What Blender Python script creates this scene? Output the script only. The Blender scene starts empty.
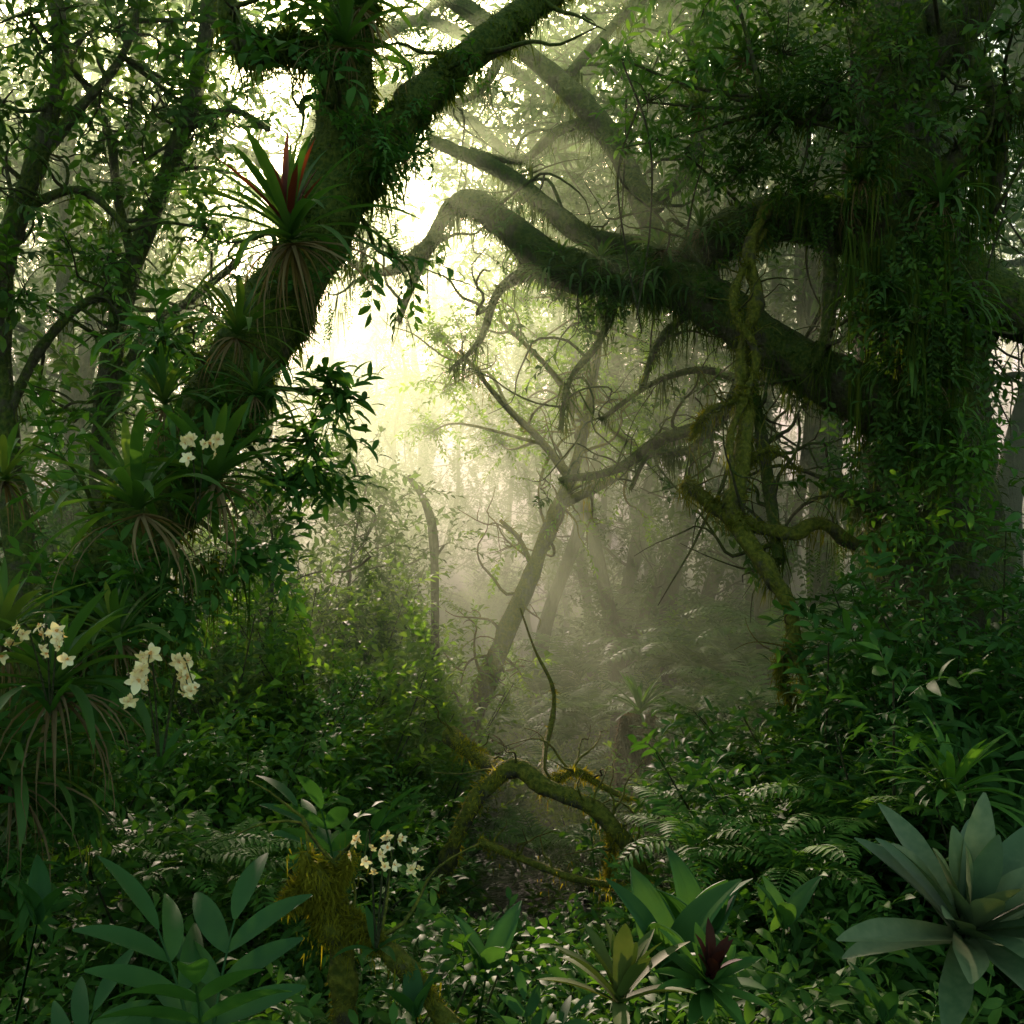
import bpy, math, numpy as np
from mathutils import Vector, Matrix, Euler
rng=np.random.default_rng(11)
scene=bpy.context.scene
COL=scene.collection
CAMZ=2.2
# ---------------------------------------------------------------- helpers
def at(e,n,d):
    """surveyed point: e,n = bearing readings, d = metres into the forest"""
    return np.array([(e-512)/1024*d, d, CAMZ+(512-n)/1024*d])

def ground_h(x,y):
    x=np.asarray(x,float); y=np.asarray(y,float)
    base=0.1-0.15*np.clip(y,-10,18)+0.05*np.clip(y-30,0,200)+0.20*np.clip(y-55,0,60)
    s=np.abs(x-0.06*y)
    side=0.28*np.clip(s-1.8,0,14)
    n=0.18*np.sin(x*1.3+0.7*y)+0.14*np.sin(y*1.1-x*0.6)+0.07*np.sin(3.1*x+1.0)*np.sin(2.7*y)
    return base+side*np.clip((y-2)/6,0.15,1)+n

def nz(P,f,seed=0.0):
    x,y,z=(P*f).T
    return (np.sin(x*1.7+y*0.9+seed)+np.sin(y*2.1-z*1.3+seed*2.1)+np.sin(z*1.9+x*1.1-seed)
           +0.6*np.sin(3.7*x-2.9*y+seed)+0.6*np.sin(4.1*z+3.3*y+seed*1.7))/4.2

class MB:
    def __init__(s): s.v=[];s.f=[];s.m=[];s.n=0
    def add(s,VF,mat=0):
        V,F=VF[0],VF[1]
        if len(V)==0: return
        s.v.append(V); s.f.append(F+s.n); s.m.append(np.full(len(F),mat,dtype=np.int32)); s.n+=len(V)
    def data(s): return np.concatenate(s.v),np.concatenate(s.f)
    def mesh(s,name,mats,origin=(0,0,0)):
        V=np.concatenate(s.v)-np.array(origin); F=np.concatenate(s.f); M=np.concatenate(s.m)
        me=bpy.data.meshes.new(name)
        me.vertices.add(len(V)); me.vertices.foreach_set("co",V.astype(np.float32).ravel())
        me.loops.add(len(F)*4); me.loops.foreach_set("vertex_index",F.astype(np.int32).ravel())
        me.polygons.add(len(F)); me.polygons.foreach_set("loop_start",np.arange(0,len(F)*4,4,dtype=np.int32))
        me.polygons.foreach_set("material_index",M)
        me.polygons.foreach_set("use_smooth",np.ones(len(F),dtype=bool))
        for m in mats: me.materials.append(m)
        me.update(calc_edges=True)
        return me

def norm(a): return a/(np.linalg.norm(a,axis=-1,keepdims=True)+1e-9)

def frames(d,up=None,roll=0.0):
    d=norm(np.asarray(d,float)); N=len(d)
    if up is None: up=np.tile([0,0,1.0],(N,1))
    up=up+rng.normal(0,roll+1e-3,(N,3))
    x=norm(np.cross(d,up)); z=np.cross(x,d)
    return np.stack([x,d,z],axis=2)

def inst(T,pos,R,sc):
    V,F=T; N=len(pos)
    sc=np.broadcast_to(np.asarray(sc,float).reshape(-1,1,1),(N,1,1)) if np.ndim(sc)<2 else sc[:,None,:]
    W=np.einsum('nij,nkj->nki',R,V[None]*sc)+pos[:,None,:]
    FF=F[None]+(np.arange(N)*len(V))[:,None,None]
    return W.reshape(-1,3),FF.reshape(-1,4)

def inst_multi(mb,Ts,pos,R,sc,mat=0):
    k=rng.integers(0,len(Ts),len(pos))
    sc=np.broadcast_to(sc,(len(pos),)) if np.ndim(sc)<2 else sc
    for i,T in enumerate(Ts):
        q=k==i
        if q.any(): mb.add(inst(T,pos[q],R[q],sc[q]),mat)

def strap(L=1,W=.1,elev=0.6,bend=1.2,n=6,fold=.25,prof='ell',az=0.0,twist=0.0,base=(0,0,0)):
    t=np.linspace(0,1,n+1)
    if prof=='ell': w=np.sin(np.pi*np.clip(t*0.96+0.02,0,1)**0.85)**0.8+0.02
    elif prof=='strap': w=np.clip((0.75+0.5*t)*np.minimum(1,(1-t)*2.6)**0.7,0.03,1)
    elif prof=='round': w=np.clip((0.6+0.45*np.sin(t*2.2))*np.minimum(1,(1-t)*3.0+.02)**0.6,0.03,1.05)
    elif prof=='ovate': w=np.sin(np.pi*np.clip(t,0.03,0.985)**0.65)**0.9+0.01
    else: w=np.clip(1-t,0.05,1)
    w=w*W/2
    a=elev-bend*t**1.3
    am=(a[1:]+a[:-1])/2
    y=np.concatenate([[0],np.cumsum(np.cos(am))])*L/n
    z=np.concatenate([[0],np.cumsum(np.sin(am))])*L/n
    ny,nzv=-np.sin(a),np.cos(a)
    C=np.stack([0*y,y,z],1)
    lift=(w*fold)
    side=np.stack([w,0*w,0*w],1)
    up=np.stack([0*w,ny*lift,nzv*lift],1)
    if twist:
        tw=twist*t
        side=np.stack([w*np.cos(tw),ny*w*np.sin(tw),nzv*w*np.sin(tw)],1)
    V=np.stack([C-side+up,C,C+side+up],1).reshape(-1,3)
    F=[]
    for i in range(n):
        b=i*3
        F+= [[b,b+1,b+4,b+3],[b+1,b+2,b+5,b+4]]
    if az:
        c,s=math.cos(az),math.sin(az)
        V=V@np.array([[c,s,0],[-s,c,0],[0,0,1]])
    return V+np.array(base),np.array(F)

def resample(P,R,m):
    P=np.asarray(P,float);R=np.asarray(R,float);n=len(P)
    if n==2:
        t=np.linspace(0,1,m)[:,None]; return P[0]*(1-t)+P[1]*t, R[0]*(1-t[:,0])+R[1]*t[:,0]
    Q=np.concatenate([[2*P[0]-P[1]],P,[2*P[-1]-P[-2]]])
    t=np.linspace(0,n-1-1e-6,m); i=t.astype(int); f=(t-i)[:,None]
    p0,p1,p2,p3=Q[i],Q[i+1],Q[i+2],Q[i+3]
    C=0.5*((2*p1)+(-p0+p2)*f+(2*p0-5*p1+4*p2-p3)*f**2+(-p0+3*p1-3*p2+p3)*f**3)
    r=np.interp(t,np.arange(n),R)
    return C,r

def tube(P,R,m=None,sides=8,lump=0.15,freq=6.0,seed=0.0):
    if m is None: m=max(4,len(P)*4)
    C,r=resample(P,R,m)
    T=norm(np.gradient(C,axis=0))
    ref=np.array([0.31,0.52,0.0]) if abs(T[:,2]).mean()>0.6 else np.array([0.1,0.2,1.0])
    X=norm(np.cross(T,ref)); Y=np.cross(T,X)
    a=np.linspace(0,2*np.pi,sides,endpoint=False)
    N=np.cos(a)[None,:,None]*X[:,None]+np.sin(a)[None,:,None]*Y[:,None]
    V=(C[:,None]+N*r[:,None,None]).reshape(-1,3)
    Nf=N.reshape(-1,3); rr=np.repeat(r,sides)
    if lump>0: V=V+Nf*(rr*lump*(nz(V,freq,seed)+0.6*nz(V,freq*2.7,seed+3)))[:,None]
    i=np.arange(m-1)[:,None]*sides; j=np.arange(sides)[None]; j2=(j+1)%sides
    F=np.stack([i+j,i+j2,i+sides+j2,i+sides+j],2).reshape(-1,4)
    return V,F,Nf,rr,C,r

def twigtube(P,R,m=5): 
    t=tube(P,R,m=m,sides=4,lump=0); return t[0],t[1]

# ---------------------------------------------------------------- materials
def nodes(name):
    m=bpy.data.materials.new(name); m.use_nodes=True; nt=m.node_tree; nt.nodes.clear(); return m,nt
def N(nt,t,**k):
    n=nt.nodes.new(t)
    for a,b in k.items(): setattr(n,a,b)
    return n
def leafmat(name,ca,cb,cc,rough=.6,trans=.28,spec=.2,scale=9.0):
    m,nt=nodes(name); L=nt.links.new
    g=N(nt,'ShaderNodeNewGeometry'); oi=N(nt,'ShaderNodeObjectInfo'); tc=N(nt,'ShaderNodeTexCoord')
    no=N(nt,'ShaderNodeTexNoise'); no.inputs['Scale'].default_value=scale; no.inputs['Detail'].default_value=3
    L(tc.outputs['Object'],no.inputs['Vector'])
    a=N(nt,'ShaderNodeMath',operation='MULTIPLY_ADD'); a.inputs[1].default_value=.5
    L(g.outputs['Random Per Island'],a.inputs[0])
    b=N(nt,'ShaderNodeMath',operation='MULTIPLY'); b.inputs[1].default_value=.5; L(no.outputs['Fac'],b.inputs[0]); L(b.outputs[0],a.inputs[2])
    c=N(nt,'ShaderNodeMath',operation='MULTIPLY_ADD'); c.inputs[1].default_value=.25; L(oi.outputs['Random'],c.inputs[0]); L(a.outputs[0],c.inputs[2])
    r=N(nt,'ShaderNodeValToRGB'); e=r.color_ramp.elements
    e[0].position=.2;e[0].color=(*ca,1);e[1].position=.62;e[1].color=(*cb,1)
    x=e.new(.95);x.color=(*cc,1)
    L(c.outputs[0],r.inputs[0])
    p=N(nt,'ShaderNodeBsdfPrincipled'); p.inputs['Roughness'].default_value=rough; p.inputs['Specular IOR Level'].default_value=spec
    L(r.outputs[0],p.inputs['Base Color'])
    t=N(nt,'ShaderNodeBsdfTranslucent')
    mx=N(nt,'ShaderNodeMix',data_type='RGBA',blend_type='MULTIPLY'); mx.inputs['Factor'].default_value=1
    L(r.outputs[0],mx.inputs['A']); mx.inputs['B'].default_value=(2.0,2.1,.7,1); L(mx.outputs['Result'],t.inputs['Color'])
    ms=N(nt,'ShaderNodeMixShader'); ms.inputs[0].default_value=trans
    L(p.outputs[0],ms.inputs[1]);L(t.outputs[0],ms.inputs[2])
    o=N(nt,'ShaderNodeOutputMaterial'); L(ms.outputs[0],o.inputs[0]); return m
def barkmat(name,moss=.5,bark=(.032,.025,.016),bark2=(.085,.07,.05),mossc=(.022,.042,.007),moss2=(.09,.10,.016),scale=7):
    m,nt=nodes(name); L=nt.links.new
    tc=N(nt,'ShaderNodeTexCoord'); g=N(nt,'ShaderNodeNewGeometry')
    n1=N(nt,'ShaderNodeTexNoise'); n1.inputs['Scale'].default_value=scale; n1.inputs['Detail'].default_value=8; n1.inputs['Roughness'].default_value=.65
    n2=N(nt,'ShaderNodeTexNoise'); n2.inputs['Scale'].default_value=scale*6; n2.inputs['Detail'].default_value=6
    mp=N(nt,'ShaderNodeMapping'); mp.inputs['Scale'].default_value=(1,1,.25)
    n3=N(nt,'ShaderNodeTexNoise'); n3.inputs['Scale'].default_value=scale*5; n3.inputs['Detail'].default_value=5
    L(tc.outputs['Object'],n1.inputs[0]);L(tc.outputs['Object'],n2.inputs[0]);L(tc.outputs['Object'],mp.inputs[0]);L(mp.outputs[0],n3.inputs[0])
    rb=N(nt,'ShaderNodeValToRGB'); rb.color_ramp.elements[0].color=(*bark,1);rb.color_ramp.elements[1].color=(*bark2,1);rb.color_ramp.elements[0].position=.35;rb.color_ramp.elements[1].position=.75
    rm=N(nt,'ShaderNodeValToRGB'); rm.color_ramp.elements[0].color=(*mossc,1);rm.color_ramp.elements[1].color=(*moss2,1);rm.color_ramp.elements[0].position=.35;rm.color_ramp.elements[1].position=.75
    L(n3.outputs['Fac'],rb.inputs[0]);L(n2.outputs['Fac'],rm.inputs[0])
    sx=N(nt,'ShaderNodeSeparateXYZ');L(g.outputs['Normal'],sx.inputs[0])
    ad=N(nt,'ShaderNodeMath',operation='MULTIPLY_ADD');ad.inputs[1].default_value=.14;L(sx.outputs['Z'],ad.inputs[0]);L(n1.outputs['Fac'],ad.inputs[2])
    mr=N(nt,'ShaderNodeMapRange');mr.inputs['From Min'].default_value=.58-.3*moss;mr.inputs['From Max'].default_value=.68-.3*moss;L(ad.outputs[0],mr.inputs['Value'])
    mx=N(nt,'ShaderNodeMix',data_type='RGBA');L(mr.outputs[0],mx.inputs['Factor']);L(rb.outputs[0],mx.inputs['A']);L(rm.outputs[0],mx.inputs['B'])
    p=N(nt,'ShaderNodeBsdfPrincipled');p.inputs['Roughness'].default_value=.9;p.inputs['Specular IOR Level'].default_value=.2;L(mx.outputs['Result'],p.inputs['Base Color'])
    bp=N(nt,'ShaderNodeBump');bp.inputs['Strength'].default_value=.8;bp.inputs['Distance'].default_value=.03
    s=N(nt,'ShaderNodeMath',operation='ADD');L(n3.outputs['Fac'],s.inputs[0]);L(n2.outputs['Fac'],s.inputs[1]);L(s.outputs[0],bp.inputs['Height']);L(bp.outputs[0],p.inputs['Normal'])
    o=N(nt,'ShaderNodeOutputMaterial');L(p.outputs[0],o.inputs[0]);return m
M_leaf=leafmat("dark_glossy_leaf",(.026,.070,.012),(.048,.12,.018),(.09,.18,.025))
M_leafB=leafmat("broad_leaf",(.018,.056,.012),(.034,.094,.018),(.06,.14,.025),rough=.6,spec=.15)
M_leafP=leafmat("palm_leaflet",(.018,.058,.018),(.032,.092,.026),(.06,.13,.035),rough=.55,spec=.2)
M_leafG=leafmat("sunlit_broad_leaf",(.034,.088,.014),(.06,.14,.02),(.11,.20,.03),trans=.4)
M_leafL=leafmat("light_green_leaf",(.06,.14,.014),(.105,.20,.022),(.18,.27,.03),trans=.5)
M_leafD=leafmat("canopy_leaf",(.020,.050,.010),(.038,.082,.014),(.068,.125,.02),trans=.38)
M_fern=leafmat("fern_leaf",(.030,.082,.014),(.055,.135,.02),(.095,.19,.028))
M_brom=leafmat("bromeliad_leaf",(.026,.068,.016),(.05,.105,.024),(.11,.14,.035),rough=.5,trans=.35,scale=5)
M_bromG=leafmat("grey_green_bromeliad_leaf",(.026,.058,.024),(.052,.092,.042),(.12,.15,.08),rough=.45,trans=.08,spec=.3,scale=30)
M_bromY=leafmat("olive_bromeliad_leaf",(.045,.072,.018),(.07,.098,.025),(.12,.125,.045),rough=.6,trans=.15,spec=.12,scale=16)
M_red=leafmat("red_bract",(.08,.014,.010),(.14,.028,.018),(.18,.06,.03),rough=.5,trans=.3)
M_redD=leafmat("dark_red_bract",(.025,.008,.006),(.045,.011,.009),(.07,.02,.014),rough=.6,trans=.05,spec=.1)
M_dead=leafmat("dead_leaf",(.07,.045,.022),(.13,.085,.045),(.2,.14,.08),rough=.8,trans=.15,spec=.2)
M_petal=leafmat("cream_petal",(.62,.43,.30),(.78,.62,.46),(.82,.72,.58),rough=.55,trans=.2)
M_lip=leafmat("orchid_lip",(.5,.2,.08),(.6,.28,.12),(.65,.38,.16),rough=.5,trans=.2)
M_mossf=leafmat("moss_tuft",(.02,.040,.006),(.042,.064,.010),(.09,.105,.016),rough=.9,trans=.35,spec=.1)
M_mossm=leafmat("green_gold_moss_tuft",(.045,.06,.008),(.085,.09,.012),(.16,.145,.018),rough=.9,trans=.4,spec=.1)
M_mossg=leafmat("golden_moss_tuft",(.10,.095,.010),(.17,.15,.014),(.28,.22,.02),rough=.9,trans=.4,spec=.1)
M_bark=barkmat("mossy_bark",.55)
M_barkM=barkmat("moss_covered_bark",.9)
M_barkD=barkmat("damp_bark",.15)
M_barkG=barkmat("golden_mossy_bark",.7,mossc=(.05,.058,.008),moss2=(.17,.15,.02))
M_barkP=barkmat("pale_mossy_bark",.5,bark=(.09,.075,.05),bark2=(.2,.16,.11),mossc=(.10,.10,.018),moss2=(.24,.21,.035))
M_stem=barkmat("green_twig",.3,bark=(.03,.03,.015),bark2=(.06,.06,.03),scale=12)
def groundmat():
    m,nt=nodes("forest_soil");L=nt.links.new
    tc=N(nt,'ShaderNodeTexCoord');n1=N(nt,'ShaderNodeTexNoise');n1.inputs['Scale'].default_value=1.3;n1.inputs['Detail'].default_value=10
    n2=N(nt,'ShaderNodeTexVoronoi');n2.inputs['Scale'].default_value=22
    L(tc.outputs['Object'],n1.inputs[0]);L(tc.outputs['Object'],n2.inputs[0])
    r=N(nt,'ShaderNodeValToRGB');e=r.color_ramp.elements;e[0].position=.3;e[0].color=(.016,.018,.008,1);e[1].position=.55;e[1].color=(.022,.05,.01,1);L(n1.outputs['Fac'],r.inputs[0])
    p=N(nt,'ShaderNodeBsdfPrincipled');p.inputs['Roughness'].default_value=.95;L(r.outputs[0],p.inputs['Base Color'])
    b=N(nt,'ShaderNodeBump');b.inputs['Distance'].default_value=.05;L(n2.outputs['Distance'],b.inputs['Height']);L(b.outputs[0],p.inputs['Normal'])
    o=N(nt,'ShaderNodeOutputMaterial');L(p.outputs[0],o.inputs[0]);return m
M_ground=groundmat()

# ---------------------------------------------------------------- object helpers
def link(ob): COL.objects.link(ob); return ob
def tag(ob,label,cat,group=None):
    ob["label"]=label; ob["category"]=cat
    if group: ob["group"]=group
def single(name,me,loc,rot=(0,0,0),sc=1,label="",cat="",group=None):
    ob=link(bpy.data.objects.new(name,me)); ob.location=loc; ob.rotation_euler=rot
    ob.scale=(sc,)*3 if np.ndim(sc)==0 else sc
    tag(ob,label,cat,group); return ob
def thing(name,parts,loc,rot=(0,0,0),sc=1,label="",cat="",group=None):
    e=link(bpy.data.objects.new(name,None)); e.empty_display_size=.1
    e.location=loc; e.rotation_euler=rot; e.scale=(sc,)*3 if np.ndim(sc)==0 else sc
    tag(e,label,cat,group)
    for pn,me in parts:
        c=link(bpy.data.objects.new(pn,me)); c.parent=e
    return e
def structure(name,me):
    ob=link(bpy.data.objects.new(name,me)); ob["kind"]="structure"; return ob

# ---------------------------------------------------------------- templates
def spray(L=.5,n=9,ll=.16,lw=.06,droop=.4,seg=3,up=.2,stem=.004,prof='ell'):
    mb=MB(); 
    t=np.linspace(0,1,5); a=up-droop*t
    y=np.concatenate([[0],np.cumsum(np.cos(a[1:]))])*L/4; z=np.concatenate([[0],np.cumsum(np.sin(a[1:]))])*L/4
    C=np.stack([0*y,y,z],1); C[:,0]+=rng.normal(0,L*.03,5); C[0]=0
    mb.add(twigtube(C,np.linspace(stem,stem*.4,5),m=4))
    for i in range(n):
        u=0.15+0.85*i/(n-1); p=np.array([np.interp(u,t,C[:,k]) for k in range(3)])
        s=1 if i%2 else -1
        last=i==n-1
        s_az=s*(0.0 if last else rng.uniform(.6,1.2))
        l=ll*rng.uniform(.75,1.15)*(1-.25*abs(u-.5))
        V,F=strap(l,lw*rng.uniform(.8,1.1)*l/ll,elev=rng.uniform(-.2,.35),bend=rng.uniform(.5,1.2),n=seg,fold=.3,prof=prof)
        c_,s_=math.cos(-s_az),math.sin(-s_az)
        V=V@np.array([[c_,s_,0],[-s_,c_,0],[0,0,1]])
        r=rng.normal(0,.35); cr,sr=math.cos(r),math.sin(r)
        V=V@np.array([[cr,0,sr],[0,1,0],[-sr,0,cr]])
        mb.add((V+p,F))
    return mb.data()
SP_A=[spray(.42,9,.12,.05) for _ in range(4)]
SP_B=[spray(.42,8,.17,.05,droop=.8,seg=4) for _ in range(4)]
SP_C=[spray(.36,12,.065,.03,droop=.3,seg=2,stem=.003) for _ in range(4)]
SP_M=[spray(.40,10,.09,.042,droop=.4,seg=2,stem=.003) for _ in range(4)]
SP_F=[spray(.9,9,.2,.09,droop=.5,seg=2,stem=.01) for _ in range(4)]   # far canopy
SP_G=[spray(.7,15,.11,.055,droop=.6,seg=2,stem=.006) for _ in range(4)]
SP_H=[spray(1.0,22,.10,.04,droop=.1,seg=2,up=.05,stem=.004) for _ in range(4)]

def frond(L=1,np_=18,pl=.2,pw=.035,elev=.9,bend=1.6,seg=2):
    mb=MB(); n=10; t=np.linspace(0,1,n+1); a=elev-bend*t**1.2; am=(a[1:]+a[:-1])/2
    y=np.concatenate([[0],np.cumsum(np.cos(am))])*L/n; z=np.concatenate([[0],np.cumsum(np.sin(am))])*L/n
    C=np.stack([0*y,y,z],1); mb.add(twigtube(C,np.linspace(.008,.002,n+1)*L,m=n+1))
    for i in range(np_):
        u=.12+.88*i/(np_-1); p=np.array([np.interp(u,t,C[:,k]) for k in range(3)]); e=np.interp(u,t,a)
        l=pl*(math.sin(math.pi*min(1,u*.9+.12))**.7+.1)
        for s in (-1,1):
            V,F=strap(l,pw,elev=.1,bend=.7,n=seg,fold=.2)
            az=-s*rng.uniform(1.0,1.25); c_,s_=math.cos(az),math.sin(az)
            V=V@np.array([[c_,s_,0],[-s_,c_,0],[0,0,1]])
            ce,se=math.cos(e),math.sin(e)
            V=V@np.array([[1,0,0],[0,ce,se],[0,-se,ce]])
            mb.add((V+p,F))
    return mb.data()
def rotz(V,a):
    c,s=math.cos(a),math.sin(a); return V@np.array([[c,s,0],[-s,c,0],[0,0,1]])
def fern_mesh(name,n=11,L=.8,mat=None,**k):
    mb=MB()
    for i in range(n):
        V,F=frond(L*rng.uniform(.75,1.1),elev=rng.uniform(.7,1.25),bend=rng.uniform(1.1,1.9),**k)
        mb.add((rotz(V,i*2.4+rng.normal(0,.2)),F))
    return mb.mesh(name,[mat or M_fern])
def shrub_mesh(name,H=1.4,R=.8,nst=9,nsp=110,SP=SP_A,mat=M_leaf,sc=1.0,up=.35):
    mb=MB(); pos=[];dr=[]
    for i in range(nst):
        az=rng.uniform(0,2*np.pi); rr=R*rng.uniform(.25,.95); h=H*rng.uniform(.5,1.0)
        p1=np.array([math.cos(az)*rr*.35,math.sin(az)*rr*.35,h*.5]); p2=np.array([math.cos(az)*rr,math.sin(az)*rr,h])
        P=[np.array([rng.normal(0,.05),rng.normal(0,.05),-.25]),p1+rng.normal(0,.07,3),p2]
        T=tube(P,[.016,.010,.004],m=9,sides=5,lump=0); mb.add(T,1)
        k=max(3,nsp//nst)
        u=rng.uniform(.2,1,k)**.6; C=T[4]; idx=u*8
        p=np.stack([np.interp(idx,np.arange(9),C[:,j]) for j in range(3)],1)+rng.normal(0,.06,(k,3))
        a2=rng.uniform(0,2*np.pi,k)
        d=np.stack([np.cos(a2),np.sin(a2),rng.uniform(-.15,.6,k)+up],1)+np.array([math.cos(az),math.sin(az),0])*.5
        pos.append(p);dr.append(d)
    pos=np.concatenate(pos);dr=np.concatenate(dr)
    inst_multi(mb,SP,pos,frames(dr,roll=.25),rng.uniform(.7,1.2,len(pos))*sc,0)
    return mb.mesh(name,[mat,M_stem])

# moss over tubes
BL=strap(1,.22,elev=0,bend=.9,n=2,fold=0,prof='tri')
def moss_tufts(mb,T,n,L,mat,top=0.0):
    V,F,Nf,rr=T[:4]
    w=np.clip(.5+Nf[:,2]*top,.05,None)*rr; idx=rng.choice(len(V),n,p=w/w.sum())
    sides_j=rng.normal(0,1,(n,3))*rr[idx][:,None]*.25
    p=V[idx]+sides_j-Nf[idx]*(np.sum(sides_j*Nf[idx],1)[:,None])
    d=Nf[idx]+rng.normal(0,.55,(n,3))+np.array([0,0,-.25])
    cl=.5+1.3*np.clip(nz(p,7.0,1.3)+.3,0,1)
    mb.add(inst(BL,p-Nf[idx]*.01,frames(d,roll=.5),L*rng.uniform(.4,1.3,n)*cl),mat)
def strands(mb,p,d,ln,w,mat):
    m=len(p); S=strap(1,w,elev=0,bend=.12,n=5,fold=0,prof='tri',twist=2.0)
    R=frames(d,up=np.tile([1.0,0,0],(m,1)),roll=1.0)
    mb.add(inst(S,p,R,np.stack([np.clip(ln,.12,.4),ln,ln],1)),mat)
def moss_hang(mb,T,n,L,mat,w=.06):
    V,F,Nf,rr=T[:4]
    q=np.where(Nf[:,2]<-.1)[0]
    if len(q)==0: return
    k=max(1,n//14); c=rng.choice(q,k)
    idx=np.repeat(c,14); m=len(idx)
    ln=np.repeat(L*rng.uniform(.15,1.0,k)**2.4,14)*rng.uniform(.3,1,m)+.03
    p=V[idx]+rng.normal(0,.035,(m,3))+Nf[idx]*-.01
    strands(mb,p,np.array([0,0,-1.0])+rng.normal(0,.22,(m,3)),ln,w,mat)

def crooked(p,d,L,n=5,wob=.35,grav=0.0):
    P=[np.array(p,float)]; d=norm(np.array(d,float))
    for i in range(n):
        d=norm(d+rng.normal(0,wob,3)+np.array([0,0,grav])); P.append(P[-1]+d*L/n)
    return P

def hero(name,limbs,clumps=[],bark=M_bark,mossm=M_mossf,leafm=M_leaf,twigs=0,tuft=1500,tuftL=.04,hang=600,hangL=.35,
         label="",cat="tree",twigL=(.4,1.0),twig_sp=SP_A,twig_leaf=.5,leafmats=None,group=None,sides=14,lump=.24,curtains=[]):
    tr=MB(); cr=MB(); allC=[]
    Ts=[]
    for L in limbs:
        P=[at(a,b,c) for a,b,c,r in L]; R=[max(.006,r/1024*c) for a,b,c,r in L]
        T=tube(P,R,m=len(P)*7,sides=sides,lump=lump,freq=5.0,seed=rng.uniform(0,9)); tr.add(T,0); Ts.append(T); allC.append(T[4])
    A=np.concatenate(allC); 
    RR=np.concatenate([T[5] for T in Ts])
    tot=sum(T[5].sum() for T in Ts)
    mo=MB()
    for T in Ts:
        f=T[5].sum()/tot
        if tuft: moss_tufts(mo,T,max(10,int(tuft*f)),tuftL,0)
        if hang: moss_hang(mo,T,max(14,int(hang*(f*.5+.5/len(Ts)))),hangL,0)
    for e,n_,d_,w_,ln,cnt in curtains:
        k=max(2,cnt//24); ww=w_/1024*d_
        c=at(e,n_,d_)+rng.normal(0,1,(k,3))*np.array([ww,ww*.6,ww*.4]); idx=np.repeat(np.arange(k),12)
        p=c[idx]+rng.normal(0,.022,(len(idx),3)); l=np.repeat(ln*rng.uniform(.3,1,k),12)*rng.uniform(.35,1,len(idx))
        strands(mo,p,np.array([0,0,-1.0])+rng.normal(0,.08,(len(idx),3)),l,.035,0)
        k=max(3,cnt//14); p=at(e,n_,d_)+rng.normal(0,1,(k,3))*np.array([ww*1.1,ww*.6,ww*.6])
        dd=np.array([0,0,-1.0])+rng.normal(0,.1,(k,3))
        inst_multi(cr,SP_H,p,frames(dd,up=np.tile([0,1.0,0],(k,1)),roll=.8),np.clip(ln*rng.uniform(.35,.9,k),.2,.8),0)
    sp=[];sd=[]
    for i in range(twigs):
        k=rng.integers(0,len(A)); d=rng.normal(0,1,3)+np.array([0,0,.2])
        P=crooked(A[k],d,rng.uniform(*twigL),6,.45,-.03); r=min(.02,RR[k]*.5)
        tr.add(tube(P,np.linspace(r,.003,7),m=14,sides=5,lump=0),0)
        for q0 in (3,4):
            if rng.random()<.6:
                P2=crooked(P[q0],rng.normal(0,1,3),rng.uniform(*twigL)*.5,4,.4,-.05); tr.add(twigtube(P2,np.linspace(r*.5,.002,5),m=8),0)
                if rng.random()<twig_leaf: sp+=[P2[-1],P2[-2]]; sd+=[P2[-1]-P2[-2]]*2
        if rng.random()<twig_leaf:
            for q in (2,3,4,5,5): sp.append(P[q]); sd.append(norm(P[q]-P[q-1])+rng.normal(0,.6,3))
    if sp:
        sp=np.array(sp);sd=np.array(sd); inst_multi(cr,twig_sp,sp,frames(sd,roll=.3),rng.uniform(.7,1.15,len(sp)),0)
    for c in clumps:
        e,n_,d_,rad,cnt,SP,sc=c[:7]; mi=c[7] if len(c)>7 else 0
        C=at(e,n_,d_)+np.array([0,rng.normal(0,.2),0]); r=rad/1024*d_
        k=np.argmin(np.linalg.norm(A-C,axis=1)+rng.uniform(0,.3,len(A)))
        mid=(A[k]+C)/2+rng.normal(0,.08,3)*np.linalg.norm(A[k]-C)
        tr.add(tube([A[k],mid,C],[.02,.014,.008],m=9,sides=5,lump=0),0)
        dirs=norm(rng.normal(0,1,(cnt,3))); rad_=rng.uniform(.1,1.25,cnt)**.8
        p=C+dirs*np.array([1,1.1,.75])*r*rad_[:,None]
        dd=dirs*.9+np.array([0,0,-.1])+rng.normal(0,.4,(cnt,3))
        st=p-norm(dd)*.18*sc
        inst_multi(cr,SP,st,frames(dd,roll=.3),rng.uniform(.7,1.2,cnt)*sc,mi)
        for j in range(0,cnt,3):
            tr.add(twigtube([C,(C+st[j])/2+rng.normal(0,.03,3),st[j]],[.007,.005,.003],m=5),0)
    o=at(*limbs[0][0][:3]); o[2]=float(ground_h(o[0],o[1]))
    parts=[("trunk",tr.mesh("trunk",[bark],o))]
    if mo.n: parts.append(("moss",mo.mesh("moss",[mossm],o)))
    if cr.n: parts.append(("crown",cr.mesh("crown",leafmats or [leafm],o)))
    return thing(name,parts,o,label=label,cat=cat,group=group)

# ---------------------------------------------------------------- ground
def grid(x0,x1,y0,y1,nx,ny):
    xs=np.linspace(x0,x1,nx);ys=y0+(y1-y0)*np.linspace(0,1,ny)**1.6
    X,Y=np.meshgrid(xs,ys); V=np.stack([X.ravel(),Y.ravel(),ground_h(X,Y).ravel()],1)
    i=np.arange(ny-1)[:,None]*nx; j=np.arange(nx-1)[None]
    F=np.stack([i+j,i+j+1,i+nx+j+1,i+nx+j],2).reshape(-1,4); return V,F
mb=MB(); mb.add(grid(-120,120,-12,200,280,280)); structure("ground",mb.mesh("ground",[M_ground]))

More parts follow.
